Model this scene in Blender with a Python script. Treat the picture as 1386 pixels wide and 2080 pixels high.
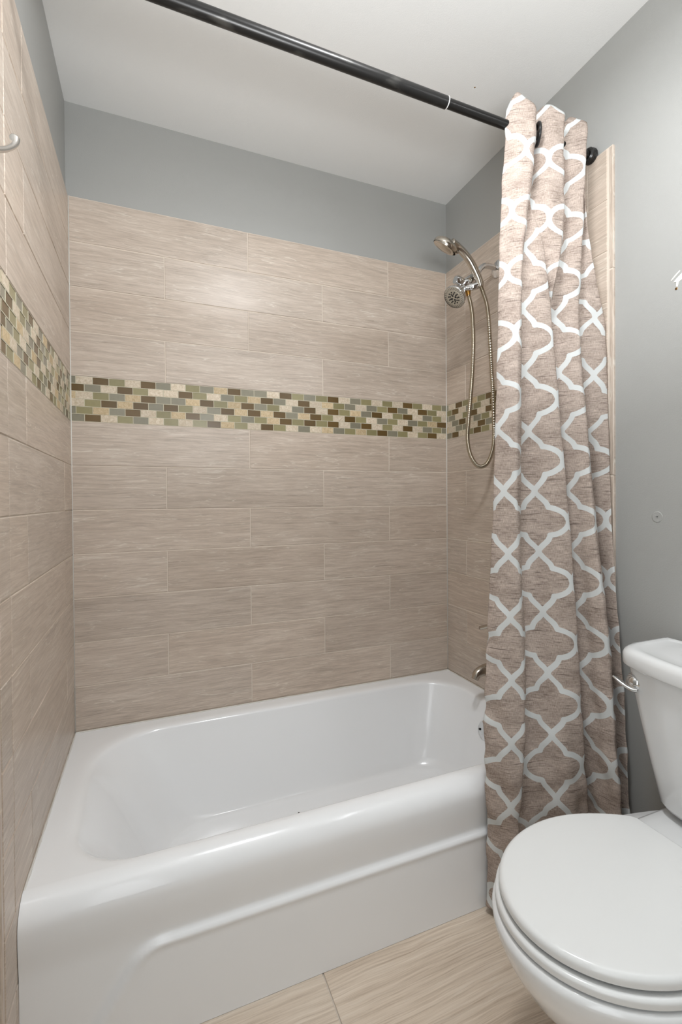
import bpy, bmesh, math, random
from mathutils import Vector, Matrix
random.seed(7)
for o in list(bpy.data.objects): bpy.data.objects.remove(o)
scene = bpy.context.scene
COL = scene.collection
PI = math.pi
# ---------------------------------------------------------------- dimensions (metres)
W = 1.516        # alcove width, tile face to tile face (x)
ZM = 1.43        # lower edge of the mosaic band
MH = 0.154       # mosaic band height
RP = 0.1517      # pitch of a plank tile row
ZT = ZM + MH + 4*RP   # top of the tiling
ZC = 2.511       # ceiling
RIM = 0.365      # tub rim height
TY = -0.748      # apron plane of the tub
YE = -0.842      # where the tiling of the side walls ends
PT = 0.008       # tile thickness in front of the paint
YF = -2.75       # wall behind the camera

# ---------------------------------------------------------------- camera
cam_d = bpy.data.cameras.new('camera'); cam = bpy.data.objects.new('camera', cam_d); COL.objects.link(cam)
yaw, pitch, roll = 0.3848, -0.0099, -0.0079
fw = Vector((math.sin(yaw)*math.cos(pitch), math.cos(yaw)*math.cos(pitch), math.sin(pitch)))
rt = Vector((math.cos(yaw), -math.sin(yaw), 0)); up = rt.cross(fw)
r2 = rt*math.cos(roll) + up*math.sin(roll); u2 = -rt*math.sin(roll) + up*math.cos(roll)
m = Matrix((r2, u2, -fw)).transposed().to_4x4(); m.translation = Vector((0.2518, -1.8167, 1.1528))
cam.matrix_world = m
cam_d.sensor_fit = 'AUTO'; cam_d.sensor_width = 36; cam_d.lens = 36*949.5/2080
cam_d.shift_y = -14.3/2080; cam_d.clip_start = 0.02
scene.camera = cam

# ---------------------------------------------------------------- light and exposure
scene.view_settings.view_transform = 'Standard'; scene.view_settings.look = 'None'
scene.view_settings.gamma = 1; scene.view_settings.use_curve_mapping = False
scene.view_settings.exposure = 0.13
wd = bpy.data.worlds.new('world'); scene.world = wd; wd.use_nodes = True
wd.node_tree.nodes['Background'].inputs[0].default_value = (0.9, 0.95, 1, 1)
wd.node_tree.nodes['Background'].inputs[1].default_value = 0.3
def light(name, kind, loc, power, color, size=0.1, size_y=None, rot=(0, 0, 0)):
    d = bpy.data.lights.new(name, kind); d.energy = power; d.color = color
    if kind == 'AREA':
        d.shape = 'RECTANGLE' if size_y else 'DISK'; d.size = size
        if size_y: d.size_y = size_y
    else: d.shadow_soft_size = size
    o = bpy.data.objects.new(name, d); COL.objects.link(o); o.location = loc; o.rotation_euler = rot
    return o
light('ceiling_lamp_light', 'AREA', (0.72, -1.18, 2.42), 12, (0.95, 0.975, 1), 0.24)
for i, y in enumerate((-1.40, -1.62, -1.84)):
    light('vanity_bulb_light', 'POINT', (1.37, y, 2.12), 1.2, (0.95, 0.975, 1), 0.03)
# added fill aimed up at the ceiling to lift the ambient light
light('added_ceiling_fill', 'AREA', (0.60, -1.65, 1.55), 16, (0.95, 0.975, 1), 0.35, None, (PI-.25, 0, 0))
# added soft fill panel by the left wall, brightening the right wall
light('added_side_fill', 'AREA', (0.04, -2.30, 1.25), 10, (0.94, 0.97, 1), 0.8, 2.0, Vector((1, .62, .12)).to_track_quat('-Z', 'Y').to_euler())

# ---------------------------------------------------------------- materials
def newmat(name):
    mt = bpy.data.materials.new(name); mt.use_nodes = True
    nt = mt.node_tree; b = nt.nodes['Principled BSDF']
    return mt, nt, b
def N(nt, t, **kw):
    n = nt.nodes.new(t)
    for k, v in kw.items(): setattr(n, k, v)
    return n
def lin(r, g, b):
    f = lambda c: (c/255/12.92) if c/255 <= .04045 else ((c/255+.055)/1.055)**2.4
    return (f(r), f(g), f(b), 1)
def simple(name, col, rough=.5, metal=0, bump=0, bscale=200, coat=0, spec=.5):
    mt, nt, b = newmat(name)
    b.inputs['Base Color'].default_value = col; b.inputs['Roughness'].default_value = rough
    b.inputs['Metallic'].default_value = metal; b.inputs['Coat Weight'].default_value = coat
    b.inputs['Coat Roughness'].default_value = .05; b.inputs['Specular IOR Level'].default_value = spec
    tc = N(nt, 'ShaderNodeTexCoord'); no = N(nt, 'ShaderNodeTexNoise')
    no.inputs['Scale'].default_value = bscale; no.inputs['Detail'].default_value = 4
    nt.links.new(tc.outputs['Object'], no.inputs['Vector'])
    # slight unevenness of the surface
    mr = N(nt, 'ShaderNodeMapRange'); mr.inputs[3].default_value = max(.02, rough-.03); mr.inputs[4].default_value = rough+.03
    nt.links.new(no.outputs[0], mr.inputs[0]); nt.links.new(mr.outputs[0], b.inputs['Roughness'])
    if bump:
        bp = N(nt, 'ShaderNodeBump'); bp.inputs['Strength'].default_value = bump; bp.inputs['Distance'].default_value = .001
        nt.links.new(no.outputs[0], bp.inputs['Height']); nt.links.new(bp.outputs[0], b.inputs['Normal'])
    return mt
def paint(name, col, rough, bump):
    """wall paint: fine orange peel plus broad trowel waviness"""
    mt, nt, b = newmat(name)
    b.inputs['Base Color'].default_value = col; b.inputs['Roughness'].default_value = rough
    tc = N(nt, 'ShaderNodeTexCoord'); n1 = N(nt, 'ShaderNodeTexNoise'); n2 = N(nt, 'ShaderNodeTexNoise')
    n1.inputs['Scale'].default_value = 260; n1.inputs['Detail'].default_value = 3
    n2.inputs['Scale'].default_value = 7; n2.inputs['Detail'].default_value = 2
    for n in (n1, n2): nt.links.new(tc.outputs['Object'], n.inputs['Vector'])
    b1 = N(nt, 'ShaderNodeBump'); b1.inputs['Strength'].default_value = bump; b1.inputs['Distance'].default_value = .0006
    b2 = N(nt, 'ShaderNodeBump'); b2.inputs['Strength'].default_value = .25; b2.inputs['Distance'].default_value = .006
    nt.links.new(n2.outputs[0], b2.inputs['Height']); nt.links.new(b2.outputs[0], b1.inputs['Normal'])
    nt.links.new(n1.outputs[0], b1.inputs['Height']); nt.links.new(b1.outputs[0], b.inputs['Normal'])
    return mt
M = {}
M['paint'] = paint('grey_wall_paint', lin(170, 170, 167), .5, .5)
M['ceiling'] = paint('white_ceiling_paint', lin(236, 236, 234), .75, .6)
M['porcelain'] = simple('white_porcelain', lin(232, 233, 233), .1, coat=.4)
M['enamel'] = simple('white_tub_enamel', lin(245, 246, 247), .16, bump=.05, bscale=14, coat=.3)
M['plastic'] = simple('white_seat_plastic', lin(228, 229, 228), .16, bump=.02, bscale=300)
M['chrome'] = simple('chrome', lin(222, 222, 222), .07, metal=1)
M['nickel'] = simple('brushed_nickel', lin(196, 188, 176), .2, metal=1)
M['satin'] = simple('satin_hook_metal', lin(215, 210, 204), .24, metal=1)
M['hose'] = simple('ribbed_hose_metal', lin(190, 180, 162), .22, metal=1)
M['brass'] = simple('worn_brass', lin(176, 132, 70), .3, metal=1)
M['bronze'] = simple('black_bronze', lin(38, 37, 36), .3, metal=.6)
M['black'] = simple('black_plastic', lin(22, 21, 21), .32)
M['dark'] = simple('dark_nozzle_rubber', lin(35, 33, 31), .6)
M['clear_plastic'] = simple('pale_nozzle_plate', lin(190, 184, 172), .3, metal=.5)
M['caulk'] = simple('white_caulk', lin(222, 219, 212), .5, bump=.5, bscale=90)
M['grout'] = simple('beige_grout', lin(222, 210, 196), .85, bump=.5, bscale=400)
M['band_grout'] = simple('pale_band_grout', lin(206, 199, 178), .85, bump=.5, bscale=400)
M['drywall'] = simple('bare_plaster', lin(236, 234, 226), .9, bump=.6, bscale=300)
M['whiteplug'] = simple('white_ring', lin(230, 229, 226), .5)
def rod_material():
    mt, nt, b = newmat('worn_black_bronze')
    tc = N(nt, 'ShaderNodeTexCoord'); mp = N(nt, 'ShaderNodeMapping'); mp.inputs['Scale'].default_value = (9, 26, 26)
    no = N(nt, 'ShaderNodeTexNoise'); no.inputs['Scale'].default_value = 1; no.inputs['Detail'].default_value = 6
    nt.links.new(tc.outputs['Object'], mp.inputs[0]); nt.links.new(mp.outputs[0], no.inputs['Vector'])
    cr = N(nt, 'ShaderNodeValToRGB'); cr.color_ramp.elements[0].position = .56; cr.color_ramp.elements[1].position = .75
    cr.color_ramp.elements[0].color = lin(40, 39, 38); cr.color_ramp.elements[1].color = lin(96, 94, 90)
    nt.links.new(no.outputs[0], cr.inputs[0]); nt.links.new(cr.outputs[0], b.inputs['Base Color'])
    b.inputs['Metallic'].default_value = .55; b.inputs['Roughness'].default_value = .33
    return mt
M['rod'] = rod_material()

def plank_material(name, dark, mid, light_, rough, sx=1.3, vein=.75, contrast=1.0):
    """striated stone-look porcelain plank; u runs along the plank, v across it (metres)"""
    mt, nt, b = newmat(name); L = nt.links.new
    uv = N(nt, 'ShaderNodeUVMap'); uv.uv_map = 'UVMap'
    # wander of the grain lines
    mw = N(nt, 'ShaderNodeMapping'); mw.inputs['Scale'].default_value = (4.5, 9, 1); L(uv.outputs[0], mw.inputs[0])
    nw = N(nt, 'ShaderNodeTexNoise'); nw.inputs['Scale'].default_value = 1; nw.inputs['Detail'].default_value = 2; L(mw.outputs[0], nw.inputs['Vector'])
    sub = N(nt, 'ShaderNodeVectorMath', operation='MULTIPLY_ADD'); sub.inputs[1].default_value = (0, .022, 0)
    L(nw.outputs['Color'], sub.inputs[0]); L(uv.outputs[0], sub.inputs[2])
    def stretched(su, sv, det, rgh=.55):
        mp = N(nt, 'ShaderNodeMapping'); mp.inputs['Scale'].default_value = (su, sv, 1); L(sub.outputs[0], mp.inputs[0])
        n = N(nt, 'ShaderNodeTexNoise'); n.inputs['Scale'].default_value = 1; n.inputs['Detail'].default_value = det
        n.inputs['Roughness'].default_value = rgh; L(mp.outputs[0], n.inputs['Vector']); return n.outputs[0]
    broad = stretched(2.2*sx, 13, 3); fine = stretched(9*sx, 250, 5, .75); mid_n = stretched(4*sx, 90, 5, .65)
    v1 = stretched(2.6*sx, 46, 3, .5); patch = stretched(4*sx, 14, 2)
    def math_(op, a, c=None, val=None):
        n = N(nt, 'ShaderNodeMath', operation=op)
        L(a, n.inputs[0])
        if c is not None: L(c, n.inputs[1])
        if val is not None: n.inputs[1].default_value = val
        return n.outputs[0]
    s = math_('ADD', math_('MULTIPLY', broad, val=.17), math_('ADD', math_('MULTIPLY', fine, val=.47), math_('MULTIPLY', mid_n, val=.36)))
    cr = N(nt, 'ShaderNodeValToRGB'); e = cr.color_ramp.elements
    h = .16/contrast
    e[0].position = .5-h; e[0].color = dark; e[1].position = .5+h; e[1].color = light_
    k = e.new(.5); k.color = mid
    L(s, cr.inputs[0])
    # thin pale veins that come and go
    av = math_('ABSOLUTE', math_('SUBTRACT', v1, val=.5)); vv = N(nt, 'ShaderNodeMapRange'); vv.inputs[1].default_value = 0; vv.inputs[2].default_value = .014
    vv.inputs[3].default_value = 1; vv.inputs[4].default_value = 0; L(av, vv.inputs[0])
    pp = N(nt, 'ShaderNodeMapRange'); pp.inputs[1].default_value = .46; pp.inputs[2].default_value = .60; L(patch, pp.inputs[0])
    v2 = stretched(6*sx, 105, 3, .5); p2 = stretched(9*sx, 30, 2)
    av2 = math_('ABSOLUTE', math_('SUBTRACT', v2, val=.5)); w2 = N(nt, 'ShaderNodeMapRange'); w2.inputs[1].default_value = 0; w2.inputs[2].default_value = .02
    w2.inputs[3].default_value = .75; w2.inputs[4].default_value = 0; L(av2, w2.inputs[0])
    q2 = N(nt, 'ShaderNodeMapRange'); q2.inputs[1].default_value = .50; q2.inputs[2].default_value = .62; L(p2, q2.inputs[0])
    vm = math_('MAXIMUM', math_('MULTIPLY', vv.outputs[0], pp.outputs[0]), math_('MULTIPLY', w2.outputs[0], q2.outputs[0])); vm = math_('MULTIPLY', vm, val=vein)
    mx = N(nt, 'ShaderNodeMix', data_type='RGBA'); L(vm, mx.inputs[0]); L(cr.outputs[0], mx.inputs[6]); mx.inputs[7].default_value = lin(226, 217, 204)
    at = N(nt, 'ShaderNodeAttribute'); at.attribute_name = 'tint'
    mu = N(nt, 'ShaderNodeMix', data_type='RGBA', blend_type='MULTIPLY'); mu.inputs[0].default_value = 1
    L(mx.outputs[2], mu.inputs[6]); L(at.outputs['Color'], mu.inputs[7]); L(mu.outputs[2], b.inputs['Base Color'])
    rr = N(nt, 'ShaderNodeMapRange'); rr.inputs[3].default_value = rough-.05; rr.inputs[4].default_value = rough+.1; L(fine, rr.inputs[0]); L(rr.outputs[0], b.inputs['Roughness'])
    bp = N(nt, 'ShaderNodeBump'); bp.inputs['Strength'].default_value = .35; bp.inputs['Distance'].default_value = .0006
    L(s, bp.inputs['Height']); L(bp.outputs[0], b.inputs['Normal'])
    b.inputs['Specular IOR Level'].default_value = .5
    return mt
M['plank'] = plank_material('striated_taupe_tile', lin(164, 149, 135), lin(197, 181, 166), lin(221, 207, 193), .33)
M['floor_tile'] = plank_material('striated_beige_floor_tile', lin(164, 143, 122), lin(214, 197, 178), lin(236, 223, 207), .38, .5, .35, 1.0)

def brick_material(name, stone):
    mt, nt, b = newmat(name); L = nt.links.new
    at = N(nt, 'ShaderNodeAttribute'); at.attribute_name = 'tint'
    tc = N(nt, 'ShaderNodeTexCoord'); no = N(nt, 'ShaderNodeTexNoise'); no.inputs['Detail'].default_value = 6
    no.inputs['Scale'].default_value = 95 if stone else 60; no.inputs['Roughness'].default_value = .7
    no.inputs['Distortion'].default_value = 1.2 if stone else 0
    L(tc.outputs['Object'], no.inputs['Vector'])
    cr = N(nt, 'ShaderNodeValToRGB'); e = cr.color_ramp.elements
    e[0].position = .35; e[1].position = .62
    e[0].color = (.72, .66, .56, 1) if stone else (.93, .93, .93, 1); e[1].color = (1, 1, 1, 1)
    L(no.outputs[0], cr.inputs[0])
    mu = N(nt, 'ShaderNodeMix', data_type='RGBA', blend_type='MULTIPLY'); mu.inputs[0].default_value = 1
    L(at.outputs['Color'], mu.inputs[6]); L(cr.outputs[0], mu.inputs[7]); L(mu.outputs[2], b.inputs['Base Color'])
    b.inputs['Roughness'].default_value = .55 if stone else .28
    if stone:
        bp = N(nt, 'ShaderNodeBump'); bp.inputs['Strength'].default_value = .5; bp.inputs['Distance'].default_value = .0008
        L(no.outputs[0], bp.inputs['Height']); L(bp.outputs[0], b.inputs['Normal'])
    else:
        b.inputs['Coat Weight'].default_value = .15; b.inputs['Coat Roughness'].default_value = .2
    return mt
M['stone'] = brick_material('mosaic_travertine', True)
M['glass'] = brick_material('mosaic_glass', False)

def curtain_material():
    """taupe slub weave printed with a white trellis; uv in metres along the cloth"""
    mt, nt, b = newmat('trellis_curtain_cloth'); L = nt.links.new
    A, H = .0835, .1715
    uv = N(nt, 'ShaderNodeUVMap'); uv.uv_map = 'UVMap'
    # hand-drawn wobble of the print
    nw = N(nt, 'ShaderNodeTexNoise'); nw.inputs['Scale'].default_value = 38; nw.inputs['Detail'].default_value = 1; L(uv.outputs[0], nw.inputs['Vector'])
    wob = N(nt, 'ShaderNodeVectorMath', operation='MULTIPLY_ADD'); wob.inputs[1].default_value = (.003, .003, 0)
    L(nw.outputs['Color'], wob.inputs[0]); L(uv.outputs[0], wob.inputs[2])
    sx = N(nt, 'ShaderNodeSeparateXYZ'); L(wob.outputs[0], sx.inputs[0])
    def m_(op, a, c=None, v=None, v2=None):
        n = N(nt, 'ShaderNodeMath', operation=op)
        if hasattr(a, 'links') or hasattr(a, 'is_linked'): L(a, n.inputs[0])
        else: n.inputs[0].default_value = a
        if c is not None: L(c, n.inputs[1])
        if v is not None: n.inputs[1].default_value = v
        if v2 is not None: n.inputs[2].default_value = v2
        return n.outputs[0]
    a = m_('DIVIDE', m_('PINGPONG', sx.outputs[0], v=A), v=A)
    t = m_('DIVIDE', m_('PINGPONG', sx.outputs[1], v=H/2), v=H/2)
    # one quarter of the motif as a polyline, (height, across) as fractions of half a repeat
    pts = [(0, 0), (.09, .045), (.18, .13), (.28, .235), (.38, .325), (.48, .378), (.54, .395), (.55, .47), (.58, .58), (.63, .70), (.70, .82), (.78, .91), (.88, .975), (1, 1)]
    pv = N(nt, 'ShaderNodeCombineXYZ'); L(m_('MULTIPLY', a, v=A), pv.inputs[0]); L(m_('MULTIPLY', t, v=H/2), pv.inputs[1])
    dist = None
    for (ta, wa), (tb_, wb) in zip(pts, pts[1:]):
        pa = Vector((wa*A, ta*H/2, 0)); pb = Vector((wb*A, tb_*H/2, 0)); ab = pb-pa
        s1 = N(nt, 'ShaderNodeVectorMath', operation='SUBTRACT'); L(pv.outputs[0], s1.inputs[0]); s1.inputs[1].default_value = pa
        dt = N(nt, 'ShaderNodeVectorMath', operation='DOT_PRODUCT'); L(s1.outputs[0], dt.inputs[0]); dt.inputs[1].default_value = ab/ab.length_squared
        cl_ = N(nt, 'ShaderNodeClamp'); L(dt.outputs['Value'], cl_.inputs[0])
        s2 = N(nt, 'ShaderNodeVectorMath', operation='SCALE'); s2.inputs[0].default_value = ab; L(cl_.outputs[0], s2.inputs['Scale'])
        ln = N(nt, 'ShaderNodeVectorMath', operation='DISTANCE'); L(s1.outputs[0], ln.inputs[0]); L(s2.outputs[0], ln.inputs[1])
        dist = ln.outputs['Value'] if dist is None else m_('MINIMUM', dist, ln.outputs['Value'])
    mk = N(nt, 'ShaderNodeMapRange'); mk.inputs[1].default_value = .0071; mk.inputs[2].default_value = .0078
    mk.inputs[3].default_value = 1; mk.inputs[4].default_value = 0; L(dist, mk.inputs[0])
    # weave: cross-wise slubs
    def stretched(su, sv, det, rg=.6):
        mp = N(nt, 'ShaderNodeMapping'); mp.inputs['Scale'].default_value = (su, sv, 1); L(uv.outputs[0], mp.inputs[0])
        n = N(nt, 'ShaderNodeTexNoise'); n.inputs['Scale'].default_value = 1; n.inputs['Detail'].default_value = det
        n.inputs['Roughness'].default_value = rg; L(mp.outputs[0], n.inputs['Vector']); return n.outputs[0]
    slub = stretched(16, 300, 3, .5); heather = stretched(45, 420, 4, .7); cloud = stretched(10, 26, 3); warp = stretched(700, 90, 2)
    cr = N(nt, 'ShaderNodeValToRGB'); e = cr.color_ramp.elements
    e[0].position = .38; e[0].color = lin(144, 127, 116); e[1].position = .62; e[1].color = lin(219, 203, 191)
    mixn = m_('ADD', m_('MULTIPLY', heather, v=.45), m_('ADD', m_('MULTIPLY', cloud, v=.25), m_('MULTIPLY', warp, v=.3)))
    L(mixn, cr.inputs[0])
    ds = N(nt, 'ShaderNodeMapRange'); ds.inputs[1].default_value = .60; ds.inputs[2].default_value = .68; L(slub, ds.inputs[0])
    mx = N(nt, 'ShaderNodeMix', data_type='RGBA'); L(m_('MULTIPLY', ds.outputs[0], v=.7), mx.inputs[0]); L(cr.outputs[0], mx.inputs[6]); mx.inputs[7].default_value = lin(92, 78, 70)
    wh = N(nt, 'ShaderNodeMix', data_type='RGBA'); L(m_('MULTIPLY', mk.outputs[0], v=.95), wh.inputs[0]); L(mx.outputs[2], wh.inputs[6]); wh.inputs[7].default_value = lin(226, 229, 228)
    L(wh.outputs[2], b.inputs['Base Color']); b.inputs['Roughness'].default_value = .85
    b.inputs['Specular IOR Level'].default_value = .2
    bp = N(nt, 'ShaderNodeBump'); bp.inputs['Strength'].default_value = .4; bp.inputs['Distance'].default_value = .0005
    L(mixn, bp.inputs['Height']); L(bp.outputs[0], b.inputs['Normal'])
    # thin cloth lets a little light through
    tr = N(nt, 'ShaderNodeBsdfTranslucent'); L(wh.outputs[2], tr.inputs[0]); ms = N(nt, 'ShaderNodeMixShader'); ms.inputs[0].default_value = .18
    out = nt.nodes['Material Output']; L(b.outputs[0], ms.inputs[1]); L(tr.outputs[0], ms.inputs[2]); L(ms.outputs[0], out.inputs[0])
    return mt
M['curtain'] = curtain_material()

# ---------------------------------------------------------------- mesh helpers
def link(name, bm, mats, parent=None, smooth=True, autosmooth=None, loc=None):
    me = bpy.data.meshes.new(name); bm.normal_update(); bm.to_mesh(me); bm.free()
    for mt in (mats if isinstance(mats, (list, tuple)) else [mats]): me.materials.append(mt)
    me.polygons.foreach_set('use_smooth', [bool(smooth)]*len(me.polygons))
    if autosmooth is not None: me.set_sharp_from_angle(angle=math.radians(autosmooth))
    o = bpy.data.objects.new(name, me); COL.objects.link(o)
    if parent:
        o.parent = parent
        o.matrix_parent_inverse = Matrix.Translation(parent_world(parent)).inverted()
    return o
def parent_world(p):
    v = Vector(p.location)
    while p.parent: p = p.parent; v = v + Vector((0, 0, 0))
    return v
def thing(name, label, cat, loc, group=None):
    o = bpy.data.objects.new(name, None); COL.objects.link(o); o.location = loc; o.empty_display_size = .05
    o['label'] = label; o['category'] = cat
    if group: o['group'] = group
    return o
def tag(o, label, cat): o['label'] = label; o['category'] = cat; return o
def structure(o): o['kind'] = 'structure'; return o
def box(bm, x0, x1, y0, y1, z0, z1):
    vs = [bm.verts.new((x, y, z)) for x in (x0, x1) for y in (y0, y1) for z in (z0, z1)]
    for f in ((0, 1, 3, 2), (4, 6, 7, 5), (0, 4, 5, 1), (2, 3, 7, 6), (0, 2, 6, 4), (1, 5, 7, 3)):
        bm.faces.new([vs[i] for i in f])
def rings(bm, rs, close_start=False, close_end=False, closed=True):
    """skin a list of equal-length point rings"""
    vr = [[bm.verts.new(p) for p in r] for r in rs]
    n = len(vr[0])
    for a, b in zip(vr, vr[1:]):
        for i in range(n if closed else n-1):
            j = (i+1) % n
            bm.faces.new((a[i], a[j], b[j], b[i]))
    if close_start: bm.faces.new(list(reversed(vr[0])))
    if close_end: bm.faces.new(vr[-1])
    return vr
def frame(d, hint=Vector((0, 0, 1))):
    d = Vector(d).normalized()
    if abs(d.dot(hint)) > .97: hint = Vector((0, 1, 0))
    s = d.cross(hint).normalized(); t = s.cross(d).normalized()
    return s, t
def lathe(bm, prof, origin, axis, n=40, cap0=True, cap1=True):
    """prof: (distance along axis, radius)"""
    ax = Vector(axis).normalized(); s, t = frame(ax); o = Vector(origin)
    rs = [[o + ax*h + (s*math.cos(2*PI*i/n) + t*math.sin(2*PI*i/n))*r for i in range(n)] for h, r in prof]
    return rings(bm, rs, cap0, cap1)
def catmull(pts, n):
    P = [Vector(p) for p in pts]; P = [P[0]*2-P[1]] + P + [P[-1]*2-P[-2]]; out = []
    for i in range(1, len(P)-2):
        for k in range(n):
            t = k/n; a, b, c, d = P[i-1:i+3]
            out.append(.5*((2*b) + (c-a)*t + (2*a-5*b+4*c-d)*t*t + (3*b-a-3*c+d)*t**3))
    out.append(P[-2]); return out
def tube(bm, pts, rad, n=20, caps=True, squash=None):
    """rad: number or list; squash: list of (side, up) scale"""
    R = rad if isinstance(rad, (list, tuple)) else [rad]*len(pts)
    pts = [Vector(p) for p in pts]; rs = []; prev = None
    for i, p in enumerate(pts):
        d = (pts[min(i+1, len(pts)-1)] - pts[max(i-1, 0)]).normalized()
        if prev is None: s, t = frame(d)
        else:
            s = (prev - d*prev.dot(d)).normalized(); t = s.cross(d).normalized()
        prev = s
        a, b = squash[i] if squash else (1, 1)
        rs.append([p + s*math.cos(2*PI*k/n)*R[i]*a + t*math.sin(2*PI*k/n)*R[i]*b for k in range(n)])
    return rings(bm, rs, caps, caps)
def torus(bm, c, axis, R, r, n=36, k=12):
    ax = Vector(axis).normalized(); s, t = frame(ax); c = Vector(c); rs = []
    for i in range(n+1):
        a = 2*PI*i/n; d = s*math.cos(a) + t*math.sin(a)
        rs.append([c + d*(R + r*math.cos(2*PI*j/k)) + ax*r*math.sin(2*PI*j/k) for j in range(k)])
    rings(bm, rs)
    bmesh.ops.remove_doubles(bm, verts=bm.verts, dist=1e-6)
def lerp_table(tab, x):
    if x <= tab[0][0]: return tab[0][1]
    for (a, b), (c, d) in zip(tab, tab[1:]):
        if x <= c: return b + (d-b)*(x-a)/(c-a)
    return tab[-1][1]
def smooth01(t): t = max(0, min(1, t)); return t*t*(3-2*t)

# ---------------------------------------------------------------- room shell
def panel(name, fn, nu, nv, mat, parent=None):
    bm = bmesh.new(); g = [[bm.verts.new(fn(i/nu, j/nv)) for j in range(nv+1)] for i in range(nu+1)]
    for i in range(nu):
        for j in range(nv): bm.faces.new((g[i][j], g[i+1][j], g[i+1][j+1], g[i][j+1]))
    return link(name, bm, mat, parent)
T = .10
bm = bmesh.new(); box(bm, -.2, W+.2, YF-.1, .2, -.1, -.004); floor = structure(link('floor', bm, M['grout'], smooth=False))
bm = bmesh.new(); box(bm, -.2, W+.2, YF-.1, .2, ZC, ZC+.1)
ceiling = structure(link('ceiling', bm, M['ceiling'], smooth=False))
bm = bmesh.new(); box(bm, -.2, W+.2, PT, T, -.004, ZC); wall_back = structure(link('wall_back', bm, M['paint'], smooth=False))
bm = bmesh.new(); box(bm, -T, -PT, YF, PT, -.004, ZC); wall_left = structure(link('wall_left', bm, M['paint'], smooth=False))
bm = bmesh.new(); box(bm, W+PT, W+T, YF, PT, -.004, ZC); wall_right = structure(link('wall_right', bm, M['paint'], smooth=False))
bm = bmesh.new(); box(bm, -T, W+T, YF-.1, YF, -.004, ZC); wall_front = structure(link('wall_front', bm, M['paint'], smooth=False))

# ---------------------------------------------------------------- tiling
class Tiles:
    """tiles on one wall; to3(u, v, d) turns wall coordinates into space (d = out of the wall)"""
    def __init__(s, to3): s.bm = bmesh.new(); s.uv = s.bm.loops.layers.uv.new('UVMap'); s.ti = s.bm.loops.layers.float_color.new('tint'); s.to3 = to3
    def tile(s, u0, u1, v0, v1, tint=(1, 1, 1), mi=0, gap=.0016, bev=.0010, back=.0022, d=0, tilt=(0, 0), vert=False):
        u0 += gap; u1 -= gap; v0 += gap; v1 -= gap
        if u1-u0 < .002: return
        ou, ov = random.uniform(0, 50), random.uniform(0, 50)
        cu, cv = (u0+u1)/2, (v0+v1)/2
        def P(u, v, dd): return s.to3(u, v, d + dd + (u-cu)*tilt[0] + (v-cv)*tilt[1])
        b = min(bev, (u1-u0)*.3)
        R = [[(u0, v0, -back), (u1, v0, -back), (u1, v1, -back), (u0, v1, -back)],
             [(u0, v0, -b), (u1, v0, -b), (u1, v1, -b), (u0, v1, -b)],
             [(u0+b, v0+b, 0), (u1-b, v0+b, 0), (u1-b, v1-b, 0), (u0+b, v1-b, 0)]]
        V = [[(s.bm.verts.new(P(*p)), p) for p in r] for r in R]
        fs = []
        for a, c in zip(V, V[1:]):
            for i in range(4): fs.append([a[i], a[(i+1) % 4], c[(i+1) % 4], c[i]])
        fs.append(V[2])
        for f in fs:
            F = s.bm.faces.new([x[0] for x in f]); F.material_index = mi
            for lp, x in zip(F.loops, f):
                uu, vv = (x[1][1], x[1][0]) if vert else (x[1][0], x[1][1])
                lp[s.uv].uv = (uu+ou, vv+ov); lp[s.ti] = (*tint, 1)
    def done(s, name, mats, parent):
        return link(name, s.bm, mats, parent, smooth=False)
def tone():
    k = random.uniform(.95, 1.04); w = random.uniform(-.012, .012); return (k*(1+w), k, k*(1-w))
def slab(name, to3, u0, u1, v0, v1, d0, d1, mat, parent):
    bm = bmesh.new(); P = [bm.verts.new(to3(u, v, d)) for u in (u0, u1) for v in (v0, v1) for d in (d0, d1)]
    for f in ((0, 1, 3, 2), (4, 6, 7, 5), (0, 4, 5, 1), (2, 3, 7, 6), (0, 2, 6, 4), (1, 5, 7, 3)): bm.faces.new([P[i] for i in f])
    return link(name, bm, mat, parent, smooth=False)
back3 = lambda u, v, d: (u, -d, v)
left3 = lambda u, v, d: (d, -u, v)          # u = distance from the back corner
right3 = lambda u, v, d: (W-d, -u, v)
rows = []                                    # (z0, z1, index from the mosaic; above positive)
for k in range(4): rows.append((ZM+MH+k*RP, ZM+MH+(k+1)*RP, k+1))
for k in range(10):
    z1 = ZM-k*RP; z0 = max(0, z1-RP)
    if z1 > 0: rows.append((z0, z1, -(k+1)))
LEN = .6085
def cuts_back(i):
    typeA = (i > 0 and i % 2 == 0) or (i < 0 and i % 2 == 1)   # joints at .607 / 1.217
    return [0, .607, 1.2165, W] if typeA else [0, .303, .9115, W]
def cuts_side(i, end):
    typeA = (i > 0 and i % 2 == 0) or (i < 0 and i % 2 == 1)
    return [0, .6125, .755, end] if typeA else [0, .142, .752, end]
tb = Tiles(back3); tl = Tiles(left3); tr_ = Tiles(right3)
for z0, z1, i in rows:
    if z1 > RIM-.02:
        z0c = max(z0, RIM-.03)
        c = cuts_back(i)
        for a, b_ in zip(c, c[1:]): tb.tile(a, b_, z0c, z1, tone(), d=random.uniform(0, .0006), tilt=(random.uniform(-.001, .001), random.uniform(-.004, .004)))
    for tt, end in ((tl, .825), (tr_, .822)):
        c = cuts_side(i, end)
        for a, b_ in zip(c, c[1:]):
            tt.tile(a, b_, z0, z1, tone(), d=random.uniform(0, .0009), tilt=(random.uniform(-.0014, .0014), random.uniform(-.005, .005)))
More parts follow.
